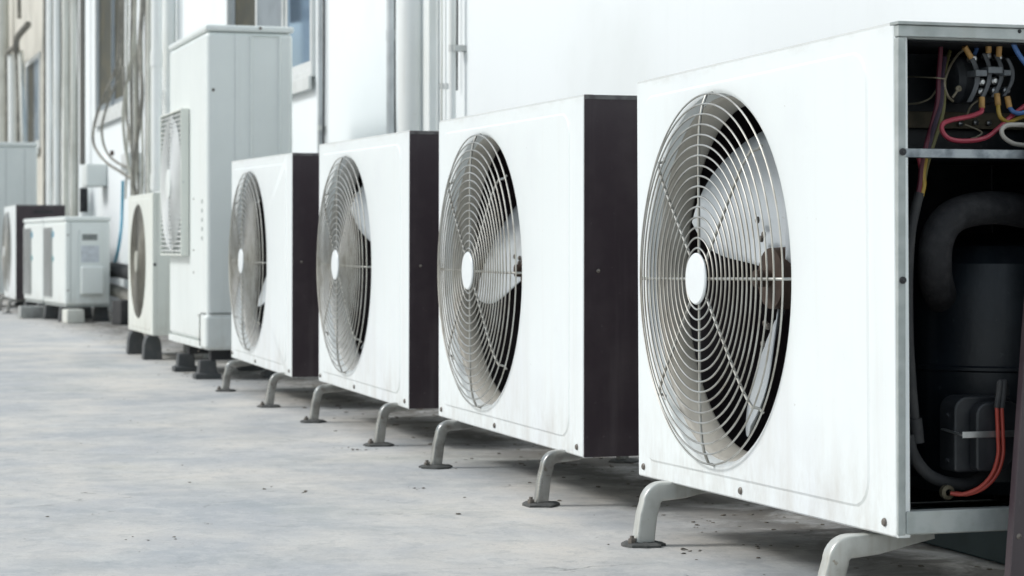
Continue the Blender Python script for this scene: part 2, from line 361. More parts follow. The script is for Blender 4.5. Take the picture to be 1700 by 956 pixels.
def big_unit(X0, Y0, W, rx, label, seed, rot, fx=.128, dz=0, open_side=False, leg='legmetal', detail=True, name='condenser_unit', shroudm='shroud'):
    # front faces -x, near side at y=0, stands on two bent legs
    root = empty(name, (X0, Y0, 0)); tag(root, label, 'air conditioner', 'old fan condenser units standing in a row')
    z0, z1 = G, G + H
    body = []
    cy, cz = W - .352, (z0 + z1) / 2; R = .306
    def B(mb, n, m, **k): o = mb.build(n, m, root, **k); body.append(o); return o
    seg = 96 if detail else 48
    B(fan_front(W, z0, z1, cy, cz, R), 'front_panel', M['white'], sharp=25)
    top = MB().box(.0215, D, .001, W - .001, z1 - .0225, z1 - .001); B(top, 'top_panel', M['maroon'] if not open_side else M['flange'], bevel=.002)
    base = MB().box(.0215, D - .001, .02, W - .003, z0 + .001, z0 + .012)
    B(base, 'base_pan', M['flange'])
    sp = B(MB().box(.0215, D, W - .0035, W - .0005, z0, z1 - .0235), 'side_panel', M['maroon'])
    if not open_side:
        m = MB().box(.0015, D, -.0015, .0035, z0 + .001, z1 - .0005)
        sd = B(m, 'side_panel', M['maroon'], bevel=.0012)
        MB().box(.003, D - .002, -.0028, -.0017, z1 - .009, z1 - .001).build('folded_edge', M['maroonedge'], sd)
        for zz, xx in ((z1 - .018, .22), (z0 + .36, .03), (z0 + .05, .3)):
            MB().lathe([(.004, 0), (.004, -.001), (.0005, -.003)], (xx, -.0016, zz), 'y', 10).build('screw', M['screw'], root)
    B(MB().box(D - .045, D - .004, .0245, W - .006, z0 + .012, z1 - .024), 'coil', M['coil'])
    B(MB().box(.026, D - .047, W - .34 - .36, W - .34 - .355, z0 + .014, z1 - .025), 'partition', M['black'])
    sh = MB().lathe([(R - .009, .018), (R - .013, .026), (R - .019, .038), (R - .021, .052), (R - .020, .066), (R - .018, .070)], (0, cy, cz), 'x', 96)
    B(sh, 'fan_shroud', M[shroudm], solid=.002)
    g = guard(cy, cz, R - .005, 16, .050, .013, .015, .00162, .0025, seg, ex=11)
    gd = g.build('fan_guard', M['wire'], root)
    hc = MB().lathe([(.042, .002), (.042, 0), (.040, -.002), (.0004, -.003)], (-.031, cy, cz), 'x', 40, caps=(True, False)); o = hc.build('hub_cap', M['white'], gd)
    # fan
    fr = empty('fan', (0, 0, 0)); fr.parent = root
    for mb, a0 in fan(cy, cz, fx, .268, rot):
        bl = mb.build('fan_blade', M['blade'], fr, solid=.0022, sharp=60)
        if detail:
            for (rr, aa) in ((.085, -.02), (.085, .12), (.12, .05)):
                a = a0 + aa + .1; rv = MB(); rv.lathe([(.006, 0), (.005, -.004), (.0005, -.006)], (fx - .018, cy + rr * math.cos(a), cz + rr * math.sin(a)), 'x', 10); rv.build('rivet', M['screw'], bl)
    hub = MB().lathe([(.0005, -.045), (.014, -.045), (.014, -.02), (.05, -.018), (.052, .012), (.03, .014)], (fx - .01, cy, cz), 'x', 32)
    hub.build('fan_hub', M['rust'], fr)
    MB().lathe([(.0005, .02), (.055, .022), (.06, .035), (.06, .12), (.0005, .125)], (fx - .01, cy, cz), 'x', 32).build('motor', M['bluesteel'], fr)
    MB().box(.285, .291, cy - .02, cy + .02, z0 + .013, z1 - .026).build('motor_bracket', M['steel'], fr)
    # screws along the bottom and sides of the front
    for yy, zz in ((W - .028, z0 + .018), (W - .46, z0 + .015), (.035, z0 + .018)): screw(root, (-.0005, yy, zz))
    # legs
    for i, yy in enumerate((.115, W - .15)):
        wl, tl = (.013, .0165) if leg == 'legwhite' else (.0115, .0122)
        for k, (xx, sg) in enumerate(((-.048, 1), (D + .05, -1))):
            lg = strut_leg(xx, sg, yy, z0, wl, tl).build('leg', M[leg], root)
            blob(xx, yy, .036, .008, seed * 10 + i * 2 + k).build('foot_pad', M['pad'], lg)
            if detail and k == 0: MB().lathe([(.007, .004), (.007, .014), (.004, .015), (.004, .019), (.0004, .019)], (xx - .023, yy - .008, 0), 'z', 6).build('bolt', M['screw'], lg)
    if rx:
        mt = Matrix.Translation((0, W / 2, z0 + dz)) @ Matrix.Rotation(rx, 4, 'X') @ Matrix.Translation((0, -W / 2, -z0))
        for ch in root.children:
            if ch.name.split('.')[0] == 'leg': continue
            ch.matrix_local = mt
    return root, cy, cz
XU = [1.395, 1.409, 1.419, 1.413]
def nearY(px, X): return onX(px, 400, X).y
u1, cy1, cz1 = big_unit(XU[0], nearY(1489, XU[0]), nearY(1060, XU[0]) - nearY(1489, XU[0]), -.0134,
    'large white fan unit nearest the camera with its side open showing wires and compressor', 1, math.radians(46), .128, .0055, True, 'legwhite')
big_unit(XU[1], nearY(968, XU[1]), nearY(728, XU[1]) - nearY(968, XU[1]), .0034,
    'white fan unit with maroon side, standing directly behind the opened unit', 2, math.radians(6), .135)
big_unit(XU[2], nearY(678, XU[2]), nearY(529, XU[2]) - nearY(678, XU[2]), .0095,
    'white fan unit with maroon side, second behind the opened unit', 3, math.radians(64), .132, shroudm='shroud2')
big_unit(XU[3], nearY(484, XU[3]), nearY(384, XU[3]) - nearY(484, XU[3]), .0105,
    'white fan unit with maroon side standing right in front of the tall cabinet unit', 4, math.radians(-20), .135, shroudm='shroud2')

# ---------------------------------------------------------------- inside of the opened unit
Yn = nearY(1489, XU[0]); Xn = XU[0]
ins = []   # parts are built in world space, then parented
def keep(o, par=u1):
    o.parent = par; o.matrix_parent_inverse = Matrix.Translation(-u1.location) if par is u1 else Matrix.Identity(4); return o
def W2(px, py, dy): return onY(px, py, Yn + dy)
def wtube(pts, r, name, m, n=10, k=8, rads=None): return keep(MB().tube(catmull(pts, k), r, n).build(name, m))
# steel frame around the opening: front post, top rail, bottom rail, shelf bar
zt, zb = W2(1500, 34, 0).z, W2(1500, 891, 0).z
def rail(x0, x1, y0, y1, z0, z1, name, m, bev=.0015): return keep(MB().box(x0, x1, y0, y1, z0, z1).build(name, m, bevel=bev))
rail(Xn + .001, Xn + .0125, Yn - .002, Yn + .022, zb + .002, zt - .023, 'front_post', M['flange'])
rail(Xn + .001, Xn + D, Yn - .0025, Yn + .02, zt - .0215, zt - .006, 'top_rail', M['flange'])
rail(Xn - .001, Xn + D, Yn - .006, Yn + .02, zt - .0055, zt - .001, 'top_lip', M['flange'], .001)
rail(Xn + .0135, Xn + D, Yn - .002, Yn + .018, zb + .003, zb + .034, 'bottom_rail', M['flange'])
rail(Xn + D - .014, Xn + D - .001, Yn - .002, Yn + .02, zb + .035, zt - .023, 'rear_post', M['flange'])
zs0, zs1 = W2(1550, 262, .01).z, W2(1550, 247, .01).z
rail(Xn + .0135, Xn + D - .015, Yn + .006, Yn + .010, zs0, zs1, 'shelf_bar', M['steel'], .001)
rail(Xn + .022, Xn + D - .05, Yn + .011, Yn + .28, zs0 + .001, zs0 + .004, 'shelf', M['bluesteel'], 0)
rail(Xn + .024, Xn + D - .05, Yn + .021, Yn + .28, zt - .0255, zt - .0245, 'top_shade_sheet', M['black'], 0)  # black sheet added under the top to darken the open compartment
rail(Xn + .0215, Xn + .0235, Yn + .024, Yn + .285, zb + .036, zt - .026, 'inner_shade_sheet', M['black'], 0)  # second added sheet, puts shade behind the front panel
# control plate carrying the contactor and the wall behind the compressor
rail(Xn + .0245, Xn + D - .05, Yn + .20, Yn + .204, zs1 + .002, zt - .026, 'control_plate', M['bluesteel'], 0)
rail(Xn + .10, Xn + D - .055, Yn + .185, Yn + .192, W2(1600, 214, .185).z, W2(1600, 186, .185).z, 'bracket', M['bracket'], .001)
for px, py, dy in ((1596, 205, .18), (1621, 203, .18), (1643, 204, .18)):
    p = W2(px, py, dy); keep(MB().lathe([(.004, .004), (.004, 0), (.0005, -.002)], p, 'y', 10).build('screw', M['strap'], None))
# post screws
for px, py in ((1494, 252), (1494, 465)):
    p = W2(px + 3, py, 0); keep(MB().lathe([(.005, 0), (.005, -.002), (.0005, -.0035)], (p.x, Yn - .0025, p.z), 'y', 12).build('screw', M['rubber']))
p = W2(1691, 52, 0); keep(MB().lathe([(.003, 0), (.0005, -.002)], (p.x, Yn - .0027, p.z), 'y', 12).build('screw', M['rubber']))
# contactor: three curved fins, cross bars and terminal screws
ct = empty('contactor', (0, 0, 0)); ct.parent = u1
def K(o, par=ct): o.parent = par; o.matrix_parent_inverse = Matrix.Translation(-u1.location); return o
def fin(pxl, w, pyt, pyb, bulge, dy, dep):
    vs = []; n = 14
    for s in range(2):
        for e in range(2):
            for i in range(n + 1):
                t = i / n; py = pyt + (pyb - pyt) * t; bx = bulge * math.sin(PI * min(1, .15 + t * .8)) 
                vs.append(W2(pxl + bx + (w if s else 0), py, dy + (dep if e else 0)))
    q = n + 1; fs = []
    for i in range(n):
        fs += [(i, i + 1, q * 2 + i + 1, q * 2 + i), (q + i, q * 3 + i, q * 3 + i + 1, q + i + 1), (i, q + i, q + i + 1, i + 1), (2 * q + i, 2 * q + i + 1, 3 * q + i + 1, 3 * q + i)]
    fs += [(0, 2 * q, 3 * q, q), (n, q + n, 3 * q + n, 2 * q + n)]
    return MB().add(vs, fs)
for pxl, w, a, b_, bu in ((1601, 9, 96, 170, 17), (1622, 8, 88, 166, 17), (1641, 8, 90, 162, 18), (1660, 7, 96, 160, 18)):
    K(fin(pxl, w, a, b_, bu, .07, .10).build('contactor_fin', M['contact'], bevel=.0015))
# rounded body on the left of the fins
c0, c1_ = W2(1597, 130, .10), W2(1662, 130, .10); rad = .034
cb = MB().lathe([(.0005, c0.x - c0.x), (rad * .8, .0), (rad, .008), (rad, c1_.x - c0.x)], (c0.x, Yn + .135, c0.z), 'x', 28, caps=(True, True))
K(cb.build('contactor_body', M['contact']))
for px0, px1, py0, py1 in ((1620, 1639, 116, 126), (1641, 1665, 111, 121), (1667, 1679, 116, 125)):
    a, b_ = W2(px0, py1, .06), W2(px1, py0, .06)
    K(MB().box(a.x, b_.x, Yn + .06, Yn + .085, a.z, b_.z).build('terminal_bar', M['contactlight'], bevel=.001))
for px, py in ((1617, 97), (1641, 92), (1659, 95), (1630, 152), (1653, 150), (1672, 150), (1631, 136), (1652, 134)):
    p = W2(px, py, .075); K(MB().lathe([(.0055, .012), (.0055, 0), (.003, -.002), (.0005, -.002)], p, 'y', 12).build('terminal_screw', M['strap']))
def crimp(pa, pb, r=.0042): K(MB().tube([pa, pb], r, 12).build('crimp_sleeve', M['crimp']))
crimp(W2(1601, 77, .06), W2(1612, 95, .065)); crimp(W2(1641, 68, .06), W2(1641, 87, .065)); crimp(W2(1659, 75, .06), W2(1658, 93, .065))
crimp(W2(1630, 162, .06), W2(1630, 180, .055)); crimp(W2(1655, 156, .06), W2(1657, 175, .055)); crimp(W2(1672, 161, .06), W2(1676, 179, .055))
# wires: pixel paths turned into points at a depth inside the cabinet
def wire(path, r, m, name='wire'): return wtube([W2(*p) for p in path], r, name, M[m], 8, 8)
wire([(1630, 180, .055), (1628, 186, .052), (1610, 193, .05), (1580, 199, .045), (1565, 206, .04), (1565, 219, .04), (1578, 231, .04), (1605, 234, .04), (1635, 229, .045), (1655, 215, .05), (1672, 199, .055), (1690, 184, .06), (1712, 168, .07)], .0034, 'redwire')
wire([(1657, 174, .055), (1658, 186, .05), (1663, 197, .05), (1675, 202, .055), (1692, 196, .06), (1712, 190, .07)], .003, 'yellowwire')
wire([(1676, 178, .055), (1682, 185, .05), (1692, 188, .05), (1712, 184, .05)], .0033, 'bluewire')
wire([(1677, 55, .03), (1682, 72, .03), (1690, 88, .03), (1703, 106, .03), (1725, 130, .05)], .0036, 'bluewire')
wire([(1712, 208, .03), (1690, 207, .03), (1672, 208, .035), (1663, 216, .035), (1667, 228, .035), (1682, 238, .035), (1700, 241, .035), (1715, 242, .04)], .0033, 'whitewire')
wire([(1563, 55, .09), (1561, 90, .09), (1558, 130, .085), (1556, 170, .08), (1546, 210, .07), (1537, 243, .05), (1530, 275, .05), (1527, 305, .05), (1523, 325, .05)], .0035, 'darkred')
wire([(1568, 95, .10), (1563, 130, .09), (1562, 170, .08), (1552, 205, .07), (1542, 240, .055), (1534, 275, .055), (1529, 322, .055)], .0042, 'purplewire')
wire([(1577, 85, .12), (1568, 120, .10), (1567, 170, .08), (1562, 200, .07), (1550, 238, .055), (1539, 275, .055), (1534, 300, .055), (1530, 322, .055)], .003, 'olivewire')
wire([(1633, 68, .10), (1615, 78, .11), (1595, 86, .12), (1580, 105, .11), (1570, 128, .09), (1568, 142, .085), (1574, 160, .09), (1582, 168, .1)], .0020, 'beigewire')
wire([(1570, 131, .08), (1553, 129, .08), (1530, 128, .11), (1508, 127, .15)], .0010, 'beigewire')
wire([(1555, 148, .10), (1545, 162, .11), (1528, 170, .12), (1508, 173, .14)], .0014, 'greywire') if False else wire([(1555, 148, .10), (1545, 162, .11), (1528, 170, .12), (1508, 173, .14)], .0014, 'beigewire')
wire([(1624, 166, .09), (1612, 176, .09), (1605, 190, .10)], .0016, 'beigewire')
wire([(1602, 207, .09), (1618, 213, .08), (1630, 220, .07), (1622, 227, .07), (1612, 230, .07)], .0012, 'beigewire')
wire([(1581, 162, .09), (1592, 147, .09)], .0018, 'beigewire')
p = W2(1592, 147, .088); keep(MB().lathe([(.0045, .003), (.0045, 0), (.0005, -.002)], p, 'y', 10).build('screw', M['beigewire']))
wire([(1588, 60, .09), (1598, 72, .07), (1603, 79, .06)], .0026, 'darkred'); wire([(1648, 55, .07), (1642, 68, .06)], .0022, 'beigewire'); wire([(1660, 56, .07), (1659, 74, .06)], .003, 'purplewire')
wire([(1624, 70, .09), (1620, 85, .09), (1616, 95, .09)], .003, 'bluewire')
wire([(1526, 262, .052), (1530, 285, .052), (1527, 308, .052), (1526, 325, .052)], .0038, 'redwire'); wire([(1537, 262, .05), (1533, 290, .05), (1534, 306, .05), (1530, 325, .05)], .0034, 'yellowwire')
# sheathed cable running down beside the front post, then round to the terminal box
wtube([W2(1526, 320, .052), W2(1520, 345, .052), W2(1512, 385, .05), (W2(1508, 440, .05)), W2(1507, 500, .05), W2(1509, 580, .05), W2(1514, 650, .05), W2(1518, 695, .05)], .0072, 'cable_sheath', M['rubber'], 12)
wtube([W2(1519, 695, .05), W2(1521, 712, .05), W2(1523, 735, .05)], .0095, 'cable_gland', M['rubber'], 14)
wtube([W2(1508, 722, .05), W2(1516, 755, .05), W2(1538, 785, .05), W2(1568, 800, .05), W2(1600, 803, .055), W2(1622, 795, .06), W2(1640, 780, .07)], .0085, 'cable_sheath', M['rubber'], 14)
# compressor
cc = W2(1655, 560, .205); zc0, zc1 = zb + .04, W2(1650, 385, .1).z
cp = MB().lathe([(.0005, zc1), (.06, zc1 - .004), (.12, zc1 - .02), (.142, zc1 - .045), (.150, zc1 - .09), (.150, W2(1600, 611, .05).z), (.153, W2(1600, 614, .05).z), (.153, W2(1600, 619, .05).z), (.150, W2(1600, 622, .05).z), (.146, zc0 + .02), (.13, zc0)], (cc.x, cc.y, 0), 'z', 64, caps=(False, True))
comp = keep(cp.build('compressor', M['bluesteel'], None, sharp=30))
p = W2(1645, 520, .05); K(MB().lathe([(.017, .01), (.017, 0), (.013, .004), (.0005, .006)], (p.x, p.y - .001, p.z), 'y', 24).build('port', M['rubber']), comp)
p = W2(1646, 583, .045); K(MB().lathe([(.0065, .01), (.0065, 0), (.004, -.003), (.0005, -.004)], p, 'y', 16).build('bolt', M['strap']), comp)
p = W2(1698, 530, .045); K(MB().lathe([(.0075, .02), (.0075, 0), (.005, -.003), (.0005, -.004)], p, 'y', 16).build('bolt', M['steel']), comp)
# insulated suction pipe
pts = [W2(1562, 492, .14), W2(1556, 474, .085), W2(1552, 446, .058), W2(1554, 405, .05), W2(1568, 372, .05), W2(1595, 353, .055), W2(1640, 345, .06), W2(1690, 349, .065), W2(1740, 365, .08), W2(1770, 410, .10), W2(1775, 460, .12)]
keep(MB().tube(catmull(pts, 10), .0235, 24, rads=None).build('insulated_pipe', M['foam']))
p = W2(1556, 468, .035); 0 and keep(MB().lathe([(.009, .01), (.009, -.0), (.006, .002), (.0005, .003)], p, 'y', 16).build('pipe_end', M['rubber']))
# terminal box with steel strap and two orange wires
tb = empty('terminal_box', (0, 0, 0)); tb.parent = u1
a, b_ = W2(1588, 785, .02), W2(1689, 657, .02)
def cover(x0, x1, z0, z1, y0, y1, r, name, m, bev):
    pr = []
    for (cx, cz, s) in ((x1 - r, z1 - r, 0), (x0 + r, z1 - r, 1), (x0 + .006, z0 + .006, 2), (x1 - .028, z0 + .006, 3)):
        rr = r if s < 2 else .006
        for k in range(7):
            an = s * PI / 2 + PI / 2 * k / 6; pr.append((cx + rr * math.cos(an), cz + rr * math.sin(an)))
    pr.append((x1, z0 + .028))
    n = len(pr); vs = [(x, y0, z) for x, z in pr] + [(x, y1, z) for x, z in pr]
    return MB().add(vs, [tuple(range(n)), tuple(range(2 * n - 1, n - 1, -1))] + [(i, i + n, (i + 1) % n + n, (i + 1) % n) for i in range(n)])
K(cover(a.x, b_.x, a.z, b_.z, Yn + .025, Yn + .07, .02, 0, 0, 0).build('cover_base', M['boxblack'], bevel=.004, seg=3), tb)
K(cover(a.x + .022, b_.x - .002, a.z + .003, b_.z - .007, Yn + .004, Yn + .024, .018, 0, 0, 0).build('cover_face', M['boxblack'], bevel=.006, seg=4), tb)
zs = W2(1640, 721, .0).z
K(MB().box(a.x - .002, b_.x + .03, Yn - .0005, Yn + .0015, zs - .0045, zs + .0045).build('strap', M['strap'], bevel=.0008), tb)
K(MB().tube([(a.x - .002, Yn + .0005, zs), (a.x - .006, Yn + .01, zs + .002), (a.x - .004, Yn + .05, zs + .004)], .0015, 8, sy=3).build('strap', M['strap']), tb)
for py in (690, 765):
    p = W2(1582, py, .05); K(MB().tube([(p.x + .01, Yn + .05, p.z + .003), (p.x - .006, Yn + .045, p.z + .004), (p.x - .012, Yn + .045, p.z)], .004, 8).build('clip', M['boxblack']), tb)
def twire(path, r, m, name): K(MB().tube(catmull([W2(*q) for q in path], 8), r, 10).build(name, M[m]), tb)
for s in (0, 1):
    o_ = s * 8
    twire([(1655 + o_, 676, -.006), (1656 + o_, 700, -.006), (1657 + o_, 725, -.007), (1657 + o_, 755, -.006), (1648 + o_, 785, -.004), (1628 + o_, 808, .0), (1600 + o_, 820, .01), (1578 + o_, 819, .02)], .0028, 'orangewire', 'lead_wire')
    twire([(1667 + o_ / 2, 655, .01), (1661 + o_ * .8, 634, -.004), (1658 + o_ * .9, 655, -.006), (1655 + o_, 677, -.006)], .0042, 'rubber', 'sleeve')
p = W2(1572, 817, .03); K(MB().lathe([(.010, .004), (.010, -.004), (.005, -.006), (.005, .002)], p, 'y', 16).build('grommet', M['bracket']), tb)

# ---------------------------------------------------------------- removed maroon side cover leaning beside the opened unit
cov = empty('side_cover', (0, 0, 0)); tag(cov, 'removed dark maroon side cover leaning upright against the open unit', 'metal panel')
m = MB(); m.box(0, .35, 0, .0025, 0, .69); m.box(0, .0025, .0026, .016, 0, .69); m.box(.3475, .35, .0026, .016, 0, .69); m.box(.003, .347, .0026, .014, .6875, .69)
m.build('sheet', M['maroon'], cov, bevel=.001)
for zz in (.1, .6): MB().lathe([(.004, 0), (.0005, -.003)], (.009, -.0005, zz), 'y', 10).build('screw', M['screw'], cov)
pb = onY(1673, 1052, Yn - .085)
cov.matrix_world = Matrix.Translation((pb.x, Yn - .085, .026)) @ Matrix.Rotation(math.radians(7.6), 4, 'Y') @ Matrix.Rotation(math.radians(-5.2), 4, 'X')

# ---------------------------------------------------------------- tall cabinet unit
def seam(mb, pts, r=.0012): mb.tube(pts, r, 6)
Xt = 1.405; Yt = nearY(342, Xt); Wt = nearY(281, Xt) - Yt; Dt = .335
tall = empty('cabinet_unit', (Xt, Yt, 0)); tag(tall, 'tall white cabinet condenser with a projecting square fan guard, standing on dark rubber blocks', 'air conditioner')
zt0, zt1 = .107, 1.345
MB().box(0, Dt, 0, Wt, zt0 + .035, zt1 - .0245).build('body', M['white2'], tall, bevel=.022, seg=5)
MB().box(-.003, Dt + .003, -.003, Wt + .003, zt1 - .024, zt1).build('lid', M['white2'], tall, bevel=.009, seg=4)
MB().box(.01, Dt - .01, .01, Wt - .01, zt0 + .015, zt0 + .034).build('base_pan', M['flange'], tall, bevel=.003)
sm = MB(); xs = lambda px: onY(px, 300, Yt).x - Xt
sm.box(xs(390) - .001, xs(390) + .001, -.0012, .001, zt0 + .20, zt1 - .03); sm.build('seam', M['greypipe'], tall)
em = MB(); xa, xb_ = xs(417), xs(464); zu, zl = onY(440, 60, Yt).z, .32
em.tube([(xa, -.0005, zl), (xa, -.0005, zu), (xb_, -.0005, zu), (xb_, -.0005, zl)], .006, 8, closed=True, up=(0, 1, 0)); em.build('access_panel', M['white2'], tall)
# lower corner cover that wraps around
zc_ = onY(350, 521, Yt).z
MB().box(-.006, .15, -.006, .10, zt0 + .006, zc_).build('corner_cover', M['white2'], tall, bevel=.02, seg=5)
MB().tube([(-.0068, .1025, zt0 + .02), (-.0068, .1025, zc_ - .012), (-.004, .085, zc_ + .001), (-.0045, .02, zc_ + .001), (.02, -.0035, zc_ + .001), (.15, -.002, zc_ + .001)], .0022, 6).build('seam', M['greyprint'], tall)
MB().box(.151, Dt, -.004, .05, zt0 + .008, zc_ - .01).build('kick_plate', M['white2'], tall, bevel=.004)
MB().box(-.003, .05, .101, Wt, zt0 + .008, zt0 + .0345).build('skirt', M['white2'], tall, bevel=.003)
# projecting square guard with round wire grille
gy0, gy1 = nearY(315, Xt) - Yt, nearY(279, 1.405) - Yt - .02; gz0, gz1 = .468, 1.05
gd = empty('air_guide', (0, 0, 0)); gd.parent = tall
m = MB(); pj = -.036
m.box(pj, -.001, gy0, gy0 + .006, gz0, gz1); m.box(pj, -.001, gy1 - .006, gy1, gz0, gz1)
m.box(pj, -.001, gy0 + .0062, gy1 - .0062, gz1 - .008, gz1); m.box(pj, -.001, gy0 + .0062, gy1 - .0062, gz0, gz0 + .008)
m.build('guard_frame', M['cream'], gd, bevel=.003)
MB().box(-.020, -.015, gy0 + .0065, gy1 - .0065, gz0 + .0085, gz1 - .0085).build('opening', M['flange'], gd)
gcy, gcz = (gy0 + gy1) / 2, (gz0 + gz1) / 2
gm = guard(gcy, gcz, min(gy1 - gy0, gz1 - gz0) / 2 - .010, 17, .045, .0, .006, .003, .004, 64, x0=-.032, diag=False)
for k in range(30):
    zz = gz0 + .02 + (gz1 - gz0 - .04) * k / 29; gm.tube([(-.030, gy0 + .0065, zz), (-.030, gy1 - .0065, zz)], .003, 6)
gm.build('wire_grille', M['frame'], gd)
MB().lathe([(.06, 0), (.058, -.004), (.0005, -.006)], (-.041, gcy, gcz), 'x', 28).build('hub_cap', M['white2'], gd)
for px, py in ((354, 149), (432, 47)):
    p = onY(px, py, Yt); MB().lathe([(.006, 0), (.006, -.0015), (.0005, -.003)], (p.x - Xt, -.0045 if py < 60 else -.0005, p.z), 'y', 10).build('screw', M['screw'], tall)
for py in (330, 415, 452, 523, 583):
    p = onX(322 if py < 500 else 330, py, Xt); MB().lathe([(.005, 0), (.0005, -.003)], (-.001, p.y - Yt, p.z), 'x', 10).build('screw', M['screw'], tall)
# small faded print by the corner
pr = MB(); 
for i in range(5): pr.box(-.0008, .0, .075 + .0, .105, .53 + i * .035, .545 + i * .035)
pr.build('print', M['flange'], tall)
def rubber_foot(root, x, y, h=.105, base=.085, top=.038, m='footrubber'):
    b = MB(); vs = []
    for (hw, hd, z) in ((base, base * .75, 0), (base, base * .75, .02), (top * 1.15, top * 1.0, .024), (top, top * .9, h)):
        vs += [(x + sx * hw, y + sy * hd, z) for sx, sy in ((-1, -1), (1, -1), (1, 1), (-1, 1))]
    fs = [(i * 4 + k, i * 4 + (k + 1) % 4, i * 4 + 4 + (k + 1) % 4, i * 4 + 4 + k) for i in range(3) for k in range(4)] + [(0, 1, 2, 3), (12, 13, 14, 15)]
    return b.add(vs, fs).build('foot', M[m], root, bevel=.005)
for yy in (.10, Wt - .30):
    for xx in (.02, Dt - .05): rubber_foot(tall, xx, yy, h=.072, base=.050, top=.031)
    MB().box(.03, Dt - .03, yy - .03, yy + .03, .0725, zt0 + .014).build('foot_rail', M['rubber'], tall, bevel=.003)

# ---------------------------------------------------------------- small cream unit with brown round guard
def arch_foot(root, x, y, h):
    pr = [(-.042, 0), (-.038, h * .6), (-.03, h * .85), (-.018, h * .97), (0, h)]; pr = pr + [(-a, b) for a, b in pr[-2::-1]]
    n = len(pr); vs = [(x + a, y - .05, b) for a, b in pr] + [(x + a * .9, y + .05, b) for a, b in pr]
    return MB().add(vs, [tuple(range(n)), tuple(range(2 * n - 1, n - 1, -1))] + [(i, i + n, (i + 1) % n + n, (i + 1) % n) for i in range(n)]).build('foot', M['footrubber'], root, bevel=.004)
X5 = 1.41; Y5 = nearY(253, X5); W5 = nearY(213, X5) - Y5
u5 = empty('condenser_unit', (X5, Y5, 0)); tag(u5, 'cream condenser with dark brown round guard, squeezed behind the tall cabinet unit', 'air conditioner')
z50, z51 = .112, .741; cy5 = W5 - .33; cz5 = .435
MBx = fan_front(W5, z50, z51, cy5, cz5, .265, .02, .05, .03).build('front_panel', M['cream'], u5, sharp=25)
MB().box(.021, .33, .0, W5, z50, z51 - .001).build('casing', M['cream'], u5, bevel=.004) if False else None
MB().box(.0205, .33, -.001, .004, z50, z51).build('side_panel', M['cream'], u5, bevel=.002)
MB().box(.0205, .33, W5 - .004, W5 + .001, z50, z51).build('side_panel', M['cream'], u5, bevel=.002)
MB().box(.0205, .33, .0045, W5 - .0045, z51 - .004, z51 + .001).build('top_panel', M['cream'], u5)
MB().box(.0205, .33, .0045, W5 - .0045, z50, z50 + .01).build('base_pan', M['cream'], u5)
MB().box(.28, .32, .0045, W5 - .0045, z50 + .011, z51 - .005).build('coil', M['coil'], u5)
MB().lathe([(.256, .02), (.25, .04), (.245, .10)], (0, cy5, cz5), 'x', 64).build('fan_shroud', M['darkguard'], u5, solid=.002)
g5 = guard(cy5, cz5, .258, 22, .04, .0, .004, .0035, .004, 64, x0=.002, diag=False).build('fan_guard', M['darkguard'], u5)
MB().lathe([(.05, .002), (.048, -.004), (.0005, -.008)], (-.006, cy5, cz5), 'x', 24).build('hub_cap', M['hosebeige'], g5)
for mb, a0 in fan(cy5, cz5, .09, .23, 1.1): mb.build('fan_blade', M['darkguard'], u5, solid=.002)
p = onY(257, 439, Y5); MB().lathe([(.007, 0), (.0005, -.003)], (p.x - X5, -.0015, p.z), 'y', 10).build('screw', M['rubber'], u5)
for yy in (.17, W5 - .10):
    arch_foot(u5, .02, yy, z50)
    MB().box(.25, .33, yy - .05, yy + .05, 0, z50 - .001).build('foot', M['concrete'], u5, bevel=.006)

